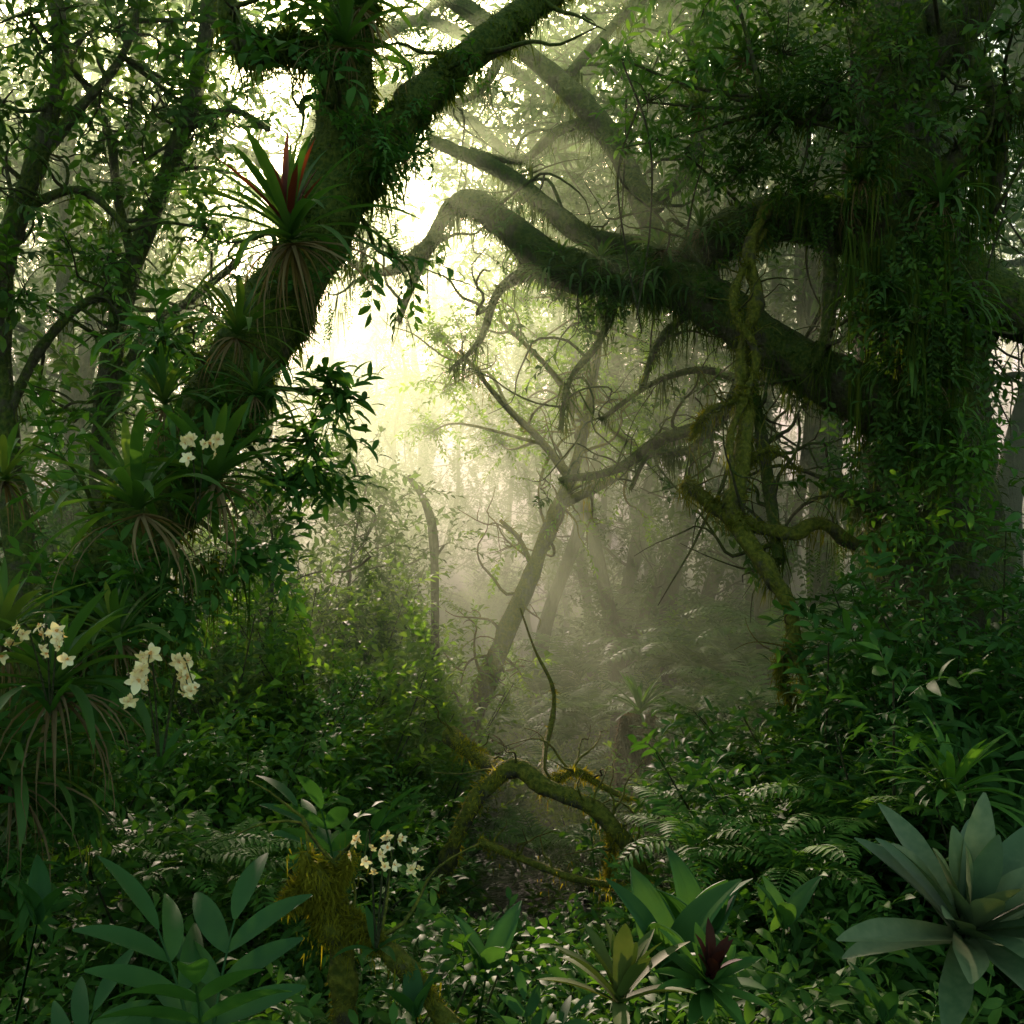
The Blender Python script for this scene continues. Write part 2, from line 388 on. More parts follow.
# ---------------------------------------------------------------- hero trees
hero("mossy_leaning_tree",[
 [(-60,1150,4.3,64),(-25,900,4.4,54),(25,700,4.5,46),(120,560,4.8,41),(205,430,5,38),(262,335,5.1,36),(312,245,5.3,34),(338,150,5.4,29),(350,60,5.5,26),(352,-60,5.6,24),(350,-200,5.7,22)],
 [(325,235,5.3,24),(352,180,5.35,26),(395,125,5.5,20),(440,78,5.7,17),(495,35,5.9,15),(560,-15,6.2,14),(640,-80,6.6,13)],
 [(345,75,5.5,16),(300,45,5.4,13),(262,52,5.3,12),(232,30,5.3,11),(225,-30,5.3,9)],
 ],clumps=[(340,395,4.9,45,20,SP_B,.8),(310,440,4.8,40,16,SP_B,.8),(180,350,4.9,45,14,SP_B,.9),(280,480,4.7,45,26,SP_A,.8),(150,600,4.4,55,36,SP_A,.8),(400,150,5.4,20,12,SP_A,.5),(250,560,4.6,50,26,SP_A,.8),
 (290,20,5.4,35,12,SP_A,.8),(60,600,4.2,50,30,SP_A,.8),(20,720,4.0,55,30,SP_B,.8),(70,800,4.0,55,34,SP_A,.8),(20,860,3.9,55,34,SP_B,.8),(110,700,4.2,40,20,SP_A,.8),(230,400,4.7,35,14,SP_A,.6),(180,470,4.6,40,16,SP_A,.7),(310,290,5.0,26,8,SP_C,.8),(350,130,5.2,26,12,SP_C,.8),(390,160,5.3,30,16,SP_C,.8),(330,80,5.2,30,12,SP_C,.8),(420,120,5.5,25,8,SP_C,.8),(470,70,5.7,25,6,SP_C,.8)],
 bark=M_barkM,mossm=M_mossf,twigs=20,twig_leaf=.3,tuft=26000,tuftL=.05,hang=3400,hangL=.28,label="thick leaning tree trunk wrapped in moss, carrying bromeliads and orchids",leafm=M_leafB,
 curtains=[(380,200,5.3,14,.3,120),(330,300,5.1,12,.25,100),(360,260,5.2,10,.3,80),(415,130,5.5,10,.2,60),(150,640,4.4,24,.5,160),(210,560,4.5,20,.5,140),(60,760,4.1,24,.6,140)])

TL=[(45,60,7,60),(120,30,7.2,55),(175,90,7.2,45),(60,180,7,55),(150,205,7.4,45),(40,300,7,50),(215,235,7.4,40),(25,390,7,45),(190,330,7.2,45),(105,340,7.5,45),(225,140,7.6,35),(20,10,6.6,70),(90,120,7,45),(150,0,7.2,60),(250,20,7.6,40),(60,10,6.8,60),(10,110,6.6,50),(60,240,7,40),(120,270,7.2,40),(180,160,7.3,35),(60,440,7,40),(150,400,7.3,40)]
hero("slender_tree",[
 [(-10,1000,7,19),(22,620,7,16),(15,520,7,15),(2,400,7,13),(3,270,7,12),(40,150,7,10),(60,60,7,8),(50,-60,7,6)],
 [(5,270,7,7),(30,180,7,6),(70,120,7,5),(120,60,7,4),(140,0,7,3)],
 [(5,420,7,6),(40,350,7,5),(90,300,7.1,4),(140,310,7.2,3)],[(20,210,7,5),(80,190,7,4),(130,230,7,3)]],
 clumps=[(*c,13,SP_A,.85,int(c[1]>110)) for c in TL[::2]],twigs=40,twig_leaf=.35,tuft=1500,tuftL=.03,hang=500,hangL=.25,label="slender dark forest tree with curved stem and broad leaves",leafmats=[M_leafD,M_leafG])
hero("slender_tree",[
 [(90,1000,7.6,16),(100,650,7.5,13),(102,480,7.5,12),(108,380,7.5,11),(132,270,7.5,10),(165,180,7.5,9),(200,70,7.5,8),(215,-60,7.5,7)],
 [(135,265,7.5,6),(118,200,7.5,5),(108,130,7.5,4),(70,60,7.5,3)],
 [(110,400,7.5,7),(150,330,7.5,5),(190,300,7.5,4),(240,260,7.6,3)],[(180,130,7.5,5),(230,110,7.5,4),(270,130,7.6,3)]],
 clumps=[(*c,11,SP_A,.85,int(c[1]>110)) for c in TL[1::2]],twigs=40,twig_leaf=.35,tuft=1500,tuftL=.03,hang=500,hangL=.25,label="slender forked tree with thin mossy limbs and broad leaves",leafmats=[M_leafD,M_leafG])

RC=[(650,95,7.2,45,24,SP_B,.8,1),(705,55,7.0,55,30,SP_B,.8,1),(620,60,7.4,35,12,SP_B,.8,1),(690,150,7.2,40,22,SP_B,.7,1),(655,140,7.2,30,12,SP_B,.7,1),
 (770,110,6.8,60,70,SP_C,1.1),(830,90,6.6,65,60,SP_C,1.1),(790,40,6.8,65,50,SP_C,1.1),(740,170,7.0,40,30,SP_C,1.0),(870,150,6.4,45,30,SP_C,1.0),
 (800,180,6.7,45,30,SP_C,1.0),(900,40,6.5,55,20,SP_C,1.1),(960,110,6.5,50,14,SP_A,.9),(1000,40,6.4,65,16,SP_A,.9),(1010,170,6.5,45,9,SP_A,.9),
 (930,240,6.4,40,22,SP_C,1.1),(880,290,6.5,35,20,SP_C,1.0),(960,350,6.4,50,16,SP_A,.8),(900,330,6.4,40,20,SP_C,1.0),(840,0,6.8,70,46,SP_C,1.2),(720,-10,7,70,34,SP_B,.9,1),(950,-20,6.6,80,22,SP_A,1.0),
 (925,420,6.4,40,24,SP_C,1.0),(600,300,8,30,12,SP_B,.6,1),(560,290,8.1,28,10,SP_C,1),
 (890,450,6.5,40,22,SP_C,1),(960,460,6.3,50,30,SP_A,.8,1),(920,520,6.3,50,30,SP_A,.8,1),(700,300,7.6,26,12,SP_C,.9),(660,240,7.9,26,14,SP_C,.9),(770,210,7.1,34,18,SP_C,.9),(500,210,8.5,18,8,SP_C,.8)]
hero("giant_mossy_tree",[
 [(985,1000,7.6,96),(955,720,7.6,76),(938,560,7.5,66),(926,430,7.4,62),(912,310,7.3,58),(898,190,7.2,46),(892,70,7.3,38),(890,-60,7.4,32),(885,-220,7.5,30)],
 [(915,420,7.3,34),(850,392,7.3,27),(780,355,7.5,26),(722,312,7.7,25),(672,278,8,26),(605,276,8.2,22),(548,262,8.4,19),(506,226,8.6,15),(470,202,8.8,12),(446,215,9,8),(424,256,9.1,5),(398,322,9.2,3)],
 [(672,278,8,20),(722,238,7.8,22),(785,218,7.5,24),(850,226,7.3,28),(905,255,7.2,32)],
 [(905,255,7.2,30),(960,280,7.0,30),(1020,310,6.8,28),(1100,330,6.6,24)],
 [(752,385,7.3,5),(762,440,7.3,6),(772,510,7.2,6),(778,560,7,5)],
 [(880,405,8,10),(820,378,8.2,9),(755,384,8.4,8),(716,420,8.6,7),(660,440,8.8,6),(615,470,9,5),(560,480,9.2,3)],
 [(716,420,8.6,5),(690,450,8.6,4),(650,455,8.6,3),(630,490,8.6,2)],
 [(755,384,8.4,5),(700,370,8.5,4),(650,385,8.6,3),(600,420,8.7,2)],
 [(660,280,8.2,13),(648,220,8.5,11),(618,150,8.8,11),(570,90,9,11),(510,40,9.2,10),(440,-10,9.4,9),(400,-60,9.5,8)],
 [(640,245,8.6,10),(590,238,8.7,10),(545,205,8.8,9),(500,170,9,8),(430,140,9.2,6)],
 [(640,210,8.6,7),(680,180,8.7,7),(700,120,8.8,6),(690,40,8.9,5)],
 [(600,120,8.9,6),(560,130,9,5),(520,160,9.1,4),(470,150,9.2,3)],
 [(560,85,9,6),(600,40,9.2,5),(640,0,9.3,5),(690,-30,9.4,4)],
 [(510,40,9.2,5),(480,90,9.2,4),(440,100,9.3,3),(400,60,9.3,2)],
 [(440,232,9,8),(410,262,9.1,7),(380,272,9.2,5),(350,262,9.3,3)],
 [(545,265,8.4,8),(500,290,8.5,5),(480,340,8.6,3),(450,370,8.7,2)],
 [(620,285,8.2,6),(600,340,8.3,4),(570,380,8.3,3),(560,430,8.3,2)],[(700,305,7.9,5),(660,340,8,4),(640,390,8,2)],
 [(880,495,7.3,12),(860,500,7.4,9),(830,480,7.5,5)],
 [(830,235,7.3,8),(828,320,7.2,7),(815,370,7.2,4)],
 [(898,100,7.2,22),(960,30,7.0,18),(1010,-60,6.8,14)],
 [(900,60,7.2,14),(930,10,7.1,12),(990,90,6.9,10),(1000,160,6.8,8),(985,230,6.8,5)],
 [(905,200,7.0,14),(950,170,6.8,13),(990,120,6.7,12),(1040,100,6.6,11)],
 [(890,150,7.0,12),(840,110,6.9,10),(800,120,6.8,8),(760,90,6.8,6)],
 ],clumps=RC,bark=M_bark,mossm=M_mossf,twigs=130,twig_leaf=.2,twig_sp=SP_M,tuft=34000,tuftL=.055,hang=9500,hangL=.42,twigL=(.4,1.6),
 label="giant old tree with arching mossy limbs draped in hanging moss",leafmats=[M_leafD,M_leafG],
 curtains=[(890,240,6.5,22,1.1,260),(930,300,6.4,26,1.1,280),(900,380,6.5,26,1.0,240),(800,200,7,26,.5,160),(870,130,6.6,26,.9,150),(700,290,7.8,24,.4,160),(620,290,8.1,26,.4,200),(960,180,6.6,20,1,120),(945,420,6.5,22,1,140),(1000,120,6.6,20,1.1,120),(850,540,7.1,20,.5,140),(560,270,8.3,16,.35,100),(470,210,8.8,12,.3,90),(665,290,7.9,24,.4,150),(590,290,8.2,20,.4,130)])

K=10.2/12
MC=[(480,330,11,34),(540,345,11.3,38),(600,335,11.5,38),(450,385,11,34),(520,400,11.5,40),(600,400,12,40),(650,350,12,36),(500,445,12,30),(640,410,12,34),(430,430,11.5,24),(700,370,12.5,34),(560,380,11.5,34),(690,430,12,28),(440,340,11,24),(520,300,11,30),(580,300,11,30),(530,430,11.5,30),(620,440,12,26)]
hero("leaning_mossy_tree",[
 [(455,780,12*K,13),(470,725,12*K,11),(484,688,12*K,10.5),(507,632,12*K,10),(533,570,12*K,9),(556,512,12*K,8),(574,470,12*K,6),(590,400,12*K,5),(600,320,12*K,4),(595,250,12*K,3)],
 [(560,505,12*K,5),(610,480,12*K,5),(650,452,12*K,4),(700,432,12*K,4),(740,400,12*K,3)],
 [(572,480,12*K,5),(540,440,11.8*K,4),(500,400,11.5*K,3),(460,350,11.2*K,2)],
 [(533,570,12*K,3),(520,540,12*K,2.5),(500,520,12*K,2)],
 [(585,420,12*K,4),(550,370,11.6*K,3),(500,320,11.3*K,2)]],
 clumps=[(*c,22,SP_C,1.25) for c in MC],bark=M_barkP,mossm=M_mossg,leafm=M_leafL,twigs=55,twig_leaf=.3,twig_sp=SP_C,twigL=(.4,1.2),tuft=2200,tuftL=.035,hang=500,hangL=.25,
 label="thin leaning tree with golden moss and a sparse hazy crown",sides=8)
hero("dead_sapling",[[(436,760,10,4),(435,660,10,4),(435,600,10,4),(433,535,10,4.5),(424,500,10,4),(408,476,10,3)],[(434,560,10,2),(444,545,10,1.5)]],twigs=0,twig_leaf=0,tuft=100,tuftL=.03,hang=0,
 label="bare broken sapling stem standing among shrubs",cat="dead tree",bark=M_barkD,sides=7)

hero("overhanging_tree",[
 [(240,900,14,12),(255,500,14,11),(290,250,14,10),(330,60,14,9),(360,-150,14,8)],
 [(330,120,14,8),(400,90,14,7),(470,120,14,6),(520,160,14,5),(580,130,14,4),(620,140,14,3)],
 [(340,60,14,8),(420,20,14,6),(500,60,14,5),(560,100,14,4),(600,60,14,3)],
 [(420,20,14,5),(470,-30,14,5),(560,-60,14,4)],[(300,200,14,6),(240,150,14,5),(180,160,14,4),(120,120,14,3)],[(280,300,14,5),(220,290,14,4),(160,330,14,3)]],
 clumps=[(e,n,14,r,17,SP_G,.72) for e,n,r in [(420,40,30),(500,105,34),(560,30,34),(610,70,30),(450,120,25),(380,80,28),(540,170,26),(300,110,30),(600,170,28),(480,20,30),(200,120,30),(640,20,34),(250,60,30),(450,0,34),(520,-10,34),(560,120,34),(480,190,22),(150,330,30),(90,250,30),(400,10,30),(120,120,34),(640,120,30),(590,210,24),(60,150,34),(160,60,34),(370,230,14),(400,170,18),(430,80,28),(340,150,16)]],
 bark=M_barkD,leafm=M_leafD,twigs=120,twig_leaf=.3,twig_sp=SP_C,twigL=(.8,2.6),tuft=1200,tuftL=.05,hang=900,hangL=.5,label="tall tree in the mist with thin crooked branches and sparse leaves",sides=8)

# ---------------------------------------------------------------- background trees
def bg_tree(H=16,r=.28,crownstart=.35,nb=14,nsp=420,spread=.26,SP=SP_F,low=0,wob=.3):
    tr=MB();cr=MB()
    k=6; P=[np.array([0,0,-.6])]; w=np.zeros(2)
    for i in range(1,k+1):
        w+=rng.normal(0,wob,2); P.append(np.array([w[0],w[1],H*i/k]))
    T=tube(P,np.linspace(r,r*.25,k+1),m=36,sides=9,lump=.2,freq=1.8,seed=rng.uniform(0,9)); tr.add(T,0)
    C=T[4]; pos=[];dr=[]
    for i in range(nb):
        u=crownstart+(1-crownstart)*(i+rng.random())/nb; p=C[int(min(.99,u)*35)]
        az=i*2.4+rng.normal(0,.3); L=H*spread*(1.15-.6*abs(u-.65)*2)*rng.uniform(.7,1.2)
        B=crooked(p,[math.cos(az),math.sin(az),rng.uniform(.1,.7)],L,6,.25); rb=r*.28*(1.2-u*.7)
        tr.add(tube(B,np.linspace(rb,.012,7),m=14,sides=6,lump=.1,freq=2),0)
        for j in (2,3,4,5):
            S=crooked(B[j],rng.normal(0,1,3)+np.array([math.cos(az),math.sin(az),.2]),L*.45,4,.35); tr.add(twigtube(S,np.linspace(rb*.4,.006,5),m=7),0)
            q=max(2,nsp//(nb*6))
            for s in (S[2],S[3],S[4]):
                c=rng.normal(0,.5,(q//2+1,3))*L*.2+s; pos.append(c); dr.append(rng.normal(0,1,(len(c),3))+(s-p)*.3/ max(L,.1))
        c=rng.normal(0,.35,(max(2,nsp//(nb*4)),3))*L*.25+B[-1]; pos.append(c);dr.append(rng.normal(0,1,(len(c),3)))
    pos=np.concatenate(pos);dr=np.concatenate(dr)
    inst_multi(cr,SP,pos,frames(dr,roll=.3),rng.uniform(.7,1.3,len(pos)),0)
    return [("trunk",tr.mesh("trunk",[M_barkD])),("crown",cr.mesh("crown",[M_leafD]))]
BT=[bg_tree(16,.24,.3,12,240),bg_tree(19,.30,.35,13,260),bg_tree(13,.14,.25,12,220,.22,wob=.4),bg_tree(22,.34,.4,13,280),bg_tree(10,.10,.22,14,300,.24,SP_G,wob=.4),
    bg_tree(14,.14,.6,7,110,.18,wob=.35),bg_tree(4.2,.035,.35,11,110,.22,SP_M,wob=.12)]
def put_tree(k,x,y,sc=1.0):
    thing("forest_tree",BT[k],(x,y,float(ground_h(x,y))-.1),(rng.normal(0,.05),rng.normal(0,.05),rng.uniform(0,6.28)),sc,
      label=["tall straight rainforest tree fading into mist","tall rainforest tree with wide leafy crown in mist","slim rainforest tree with leafy crown in haze","very tall forest tree with bare lower trunk in mist","small understory tree with fine leaves in haze","slim bare trunked tree standing in misty hollow","thin leafy sapling rising above the shrubs"][k],cat="tree",group="forest trees in the mist")
for e,d,k in [(590,19,2),(668,28,0),(705,22,2),(785,17,2),(850,14,0),(730,28,1),(575,29,4),(615,34,2),(900,17,3),(960,13,0),(1010,16,1),
              (565,17,5),(582,21,5),(610,16,5),(648,18,5),(690,15,5),(722,17,5),(770,13,5),(800,12.5,5),(830,15,5),(675,22,5),(745,21,5),
              (500,38,2),(640,38,0),(700,34,1),(800,28,3),(365,36,2),(395,30,4),(345,44,0),(430,34,4),(410,48,1),(380,56,3),(460,30,4),(360,54,0),(420,26,4),(525,28,4),(620,26,4),(680,17,4),(830,12,4),
              (60,14,2),(10,12,2),(150,19,4),(-60,15,1),(30,22,0),(100,15,4),(-20,18,4),(120,28,2),(60,30,1),(150,38,0),(1080,11,3),(1120,17,0),(940,25,3),
              (345,10,6),(375,13,6),(295,8.8,6)]:
    put_tree(k,(e-512)/1024*d,d,rng.uniform(.9,1.1))
for e,d in [(230,24),(270,27),(310,26),(250,34),(330,32),(290,38)]: put_tree(4,(e-512)/1024*d,d,.66)
for y in np.arange(34,84,8.0):
    for x in np.arange(-36,40,7.5):
        X=x+rng.uniform(-2.5,2.5);Y=y+rng.uniform(-3,3); e=512+X/Y*1024
        if 180<e<345: continue
        put_tree(int(rng.choice([0,1,2,3,4,4])),X,Y,rng.uniform(.85,1.1))

# ---------------------------------------------------------------- shrubs
HS=[1.2,2.0,3.2]
SH={
 'A':[[shrub_mesh("shrub",h,.55+.2*h,9,int(70+50*h),SP_A,M_leaf,.8) for _ in range(2)] for h in HS],
 'B':[[shrub_mesh("shrub",h,.5+.2*h,10,int(70+50*h),SP_B,M_leafB,.8) for _ in range(2)] for h in HS],
 'C':[[shrub_mesh("shrub",h,.6+.2*h,12,int(90+60*h),SP_M,M_leafL,1.15) for _ in range(2)] for h in HS],
 'D':[[shrub_mesh("shrub",h,.6+.2*h,12,int(110+75*h),SP_C,M_leaf,1.2) for _ in range(2)] for h in HS],
}
SLAB={'A':"dense dark green shrub with glossy oval leaves on the slope",'B':"leafy shrub with long drooping pointed leaves",'C':"fresh light green shrub with small leaves catching mist light",'D':"fine leaved dark green bush in the undergrowth"}
def put_shrub(t,x,y,h=1.2,top=None):
    z=float(ground_h(x,y))
    if top is not None: h=max(.5,top-z)/1.08
    k=int(np.argmin([abs(math.log(h/q)) for q in HS])); sc=h/HS[k]
    me=SH[t][k][rng.integers(0,2)]
    q=min(sc,1.15)
    single("shrub",me,(x,y,z),(rng.normal(0,.06),rng.normal(0,.06),rng.uniform(0,6.28)),(q,q,sc),label=SLAB[t],cat="shrub",group="shrubs of the forest undergrowth")
def S(t,e,n,d):
    p=at(e,n,d); put_shrub(t,p[0],p[1],top=p[2])
for t,e,n,d in [
 ('C',330,500,9.5),('C',380,520,12),('C',290,520,9),('C',350,550,8.5),('C',400,580,11),('C',435,620,13.5),('C',300,590,7.8),('C',370,610,8.5),('C',405,660,9.2),('A',260,570,7.5),
 ('C',460,640,16),('C',340,650,7.6),('D',340,710,7),('A',390,720,7.8),('D',415,750,9),('A',230,640,6.5),('A',300,710,6),('A',370,790,6),('A',180,700,6),('A',100,740,6),
 ('A',200,560,7.5),('A',140,480,8),('D',60,520,8),('A',20,600,7),('C',250,480,10),('D',180,430,10),('D',90,430,11),('D',20,420,11),('C',220,430,12),
 ('C',540,750,14),('C',600,720,16),('C',540,700,17),('C',590,670,20),('C',640,670,17),('C',680,650,18),('C',520,640,22),('C',610,640,25),('D',560,640,28),('C',700,620,16),('C',740,600,14),('D',790,590,13),('C',620,780,10),('C',580,780,11),('C',670,770,10.5),('D',640,820,8.5),('D',590,820,8.5),
 ('D',660,600,24),('C',720,570,24),('C',690,760,9),('D',740,710,8.5),('A',600,920,5.0),('A',560,940,4.8),('A',670,920,4.8),('A',720,820,6),('C',480,600,26),('C',570,590,32),('C',640,570,34),('C',500,560,36),
 ('A',780,700,7),('B',760,730,5.8),('A',830,640,7),('B',850,600,6.5),('B',890,570,6.2),('B',950,540,6),('B',1000,540,5.5),('B',900,640,5.2),('B',960,620,5),('B',830,700,5.3),('B',1020,660,4.6),('B',960,720,4.8),('B',870,740,4.8),
 ('B',1000,430,6.0),('B',1040,380,6),('B',930,480,6.6),('B',1040,480,5.2),('A',800,780,5),('B',750,810,4.8),
 ('A',720,880,4.4),('A',780,890,4.1),('A',490,940,4.4),('A',540,950,4.2),('A',440,920,4.6),('A',240,800,4.8),('A',150,810,4.6),('A',300,840,4.6),('A',60,870,4.3),('A',380,930,4.3),('A',100,1000,3.4),('A',420,990,3.6),
 ('A',560,990,3.5),('A',740,980,3.5),('A',860,980,3.9),('A',330,1020,3.1),('A',480,1020,3.2),('A',800,1005,3.3),('A',660,1020,3.3),('A',390,980,3.0)]:
    S(t,e,n,d)
for i in range(150):
    y=rng.uniform(9,50); x=rng.uniform(-.62,.62)*y; e=512+x/y*1024
    if 400<e<700 and y<13.5: continue
    t='D' if rng.random()<.4 else ('A' if e>760 else 'C')
    put_shrub(t,x,y,rng.uniform(.8,1.5) if 400<e<760 and y<24 else rng.uniform(1,2.4))

# ferns
FM=[fern_mesh("fern",11,.8,pl=.17,pw=.03) for _ in range(3)]
def put_fern(x,y,z,sc,label="arching green fern growing in the undergrowth",rot=(0,0)):
    single("fern",FM[rng.integers(0,3)],(x,y,z),(rot[0],rot[1],rng.uniform(0,6.28)),sc,label=label,cat="fern",group="ferns in the undergrowth")
for e,n,d,s in [(700,820,5,.7),(740,790,5.6,.8),(590,700,12,1.4),(670,640,14,1.9),(700,650,13,1.8),(740,640,12,1.8),(600,690,15,1.5),(560,720,13,1.3),(700,700,11,1.5),(760,680,10,1.4),(180,850,4.4,.6),(230,850,4.6,.6),
                (800,840,4.6,.7),(860,800,4.9,.8),(780,620,11,1.5),(640,600,18,2),(600,620,19,2),(700,600,17,2),(560,760,10,1),(610,770,10,1),(690,740,10,1.1),(530,710,12,1.2),(540,830,8,.8),(580,650,16,1.8),(620,640,17,1.8),(540,670,16,1.6),(720,610,15,1.8),(660,690,12,1.4)]:
    p=at(e,n,d); put_fern(p[0],p[1],p[2]-.25*s,s)

# ground cover
mb=MB(); n=5600
y=2.2+rng.uniform(0,1,n)**1.4*32; x=rng.uniform(-.75,.75,n)*(y+1.5)
p=np.stack([x,y,ground_h(x,y)+.02],1); az=rng.uniform(0,6.28,n)
d=np.stack([np.cos(az),np.sin(az),rng.uniform(.2,1.6,n)],1)
inst_multi(mb,SP_A[:2]+SP_C[:2],p,frames(d,roll=.2),rng.uniform(.7,1.3,n))
FR=[frond(1,12,.17,.04,elev=.5,bend=.9) for _ in range(2)]
n=900; y=2.4+rng.uniform(0,1,n)**1.2*24; x=rng.uniform(-.75,.75,n)*(y+1); az=rng.uniform(0,6.28,n)
inst_multi(mb,FR,np.stack([x,y,ground_h(x,y)],1),frames(np.stack([np.cos(az),np.sin(az),rng.uniform(0,.7,n)],1),roll=.1),rng.uniform(.35,.8,n))
gc=link(bpy.data.objects.new("ground_cover",mb.mesh("ground_cover",[M_fern]))); gc["kind"]="stuff"; gc["label"]="low tangle of herbs and seedlings covering forest floor"; gc["category"]="undergrowth"

# ---------------------------------------------------------------- bromeliads
def brom(L=.45,W=.045,n=34,e0=1.35,e1=.25,b0=.5,b1=1.5,mat=M_brom,red=0,dead=0,prof='strap',fold=.35,seg=9,redm=M_red):
    mb=MB()
    for i in range(n):
        u=i/(n-1); l=L*(.62+.38*min(1,u*2.2))*rng.uniform(.82,1.12)
        mb.add(strap(l,W*rng.uniform(.85,1.1),elev=e0+(e1-e0)*u+rng.normal(0,.12),bend=(b0+(b1-b0)*u)*rng.uniform(.6,1.25),n=seg,fold=fold,prof=prof,
              az=i*2.39996+rng.normal(0,.15),twist=rng.normal(0,.2) if prof!='round' else 0,base=(0,0,.03*(1-u))))
    parts=[("leaf_rosette",mb.mesh("leaf_rosette",[mat]))]
    if red:
        r=MB()
        for i in range(red): r.add(strap(L*.6*rng.uniform(.7,1.3),W*.8,elev=rng.uniform(.9,1.5),bend=.25,n=5,fold=.4,prof='strap',az=i*2.4,base=(0,0,.05)))
        parts.append(("red_bract",r.mesh("red_bract",[redm])))
    if dead:
        r=MB()
        for i in range(dead): r.add(strap(L*rng.uniform(.5,1.05),W*.45,elev=rng.uniform(-.9,.1),bend=rng.uniform(1.0,1.6),n=6,fold=.6,prof='tri',az=rng.uniform(0,6.28),base=(0,0,-.02),twist=rng.normal(0,.8)))
        parts.append(("dead_leaf",r.mesh("dead_leaf",[M_dead])))
    return parts
B_big=brom(.64,.048,32,1.4,.2,.3,1.5,red=12,dead=34)
B_med=brom(.46,.040,26,1.35,.15,.4,1.5,dead=18)
B_drp=brom(.62,.050,28,1.2,.0,.9,2.0,dead=22)
B_grey=brom(.48,.098,32,1.25,.12,.1,.5,mat=M_bromG,prof='round',fold=.4,seg=14)
B_yel=brom(.27,.05,20,1.25,.3,.15,.6,mat=M_bromY,prof='round')
B_arch=brom(.42,.036,32,1.3,.35,.4,1.3,mat=M_fern)
B_red=brom(.24,.05,20,.8,.1,.2,.7,mat=M_leafB,red=9,prof='round',redm=M_redD)
def pb(parts,e,n,d,sc=1.0,tilt=(.0,.0),label="",rz=None):
    p=at(e,n,d); thing("bromeliad",parts,tuple(p),(tilt[0],tilt[1],rng.uniform(0,6.28) if rz is None else rz),sc,label=label,cat="bromeliad",group="bromeliads")
on="green strap leaved bromeliad perched on the mossy leaning trunk"
pb(B_big,292,240,4.6,1.0,(.3,.0),"large bromeliad with red centre and dry skirt on mossy trunk")
pb(B_med,236,335,4.65,.85,(.25,-.1),on); pb(B_med,345,45,5.1,.95,(.1,0),"bromeliad with stiff upright leaves high on mossy trunk"); pb(B_med,360,5,5.2,.9,(.1,0.1),"bromeliad with stiff upright leaves high on mossy trunk")
pb(B_med,215,480,4.3,1.05,(.3,.1),on); pb(B_med,140,510,4.15,1.15,(.3,-.15),on); pb(B_drp,55,690,3.6,.9,(.25,0),"large drooping bromeliad with long hanging leaves on mossy trunk")
pb(B_med,165,405,4.6,.8,(.3,0),on); pb(B_med,0,640,3.9,.9,(.2,0),on); pb(B_med,120,640,4.1,.8,(.3,0),on); pb(B_med,410,155,5.3,.35,(.1,.3),on); pb(B_med,255,395,4.6,.6,(.3,.2),on)
pb(B_drp,5,480,5.0,.7,(.1,.1),on); pb(B_drp,10,780,3.7,.8,(.2,.1),on)
pb(B_grey,962,940,3.3,1.0,(.34,-.22),"large grey green bromeliad with broad rounded leaves on forest floor",.9)
pb(B_arch,948,800,4.2,1.0,(.2,0),"light green bromeliad with arching narrow leaves")
pb(B_yel,618,1005,2.9,1.0,(.25,.05),"small olive green bromeliad on the forest floor")
pb(B_red,705,990,3.0,.9,(.35,0),"small bromeliad with dark red centre")
pb(B_arch,640,715,9.5,1.3,(0,0),"bromeliad crowning a short mossy stump"); 
for e,n,d,s in [(560,262,8.3,.8),(600,262,8.1,.8),(660,250,7.9,.9),(700,230,7.7,.8),(850,210,7.0,.9),(700,110,7.3,.8),(745,60,7.0,.9),(640,275,7.9,.7),(880,330,6.6,.9),(930,380,6.5,.9),(860,180,6.6,.9),(940,200,6.5,1)]:
    pb(B_drp,e,n,d,s*.65,(.1,0),"dark strap leaved bromeliad hanging on an arching mossy limb")

hf=MB()
for i in range(26):
    V,F=strap(rng.uniform(.3,.65),.034,elev=rng.uniform(-.3,.6),bend=rng.uniform(1.4,2.0),n=7,fold=.15,prof='ell',az=rng.uniform(0,6.28)); hf.add((V,F))
hfm=hf.mesh("strap_fern",[M_leafD])
for e,n,d,s in [(610,285,8.0,.8),(640,290,7.9,.8),(580,280,8.1,.8),(520,250,8.4,.5),(690,290,7.7,.6),(720,235,7.6,.7),(870,290,6.6,.8),(910,360,6.4,.8),(950,300,6.3,.9),(940,420,6.4,.8),(450,85,5.5,.3),(380,170,5.2,.5),(180,560,4.5,.7),(270,400,4.8,.5),(100,620,4.3,.7),(40,800,4,.7),(665,270,7.7,.8),(550,270,8.1,.7)]:
    p=at(e,n,d); single("strap_fern",hfm,tuple(p),(0,0,rng.uniform(0,6.28)),s,label="strap fern with drooping leaves hanging from a mossy limb",cat="fern",group="hanging strap ferns")

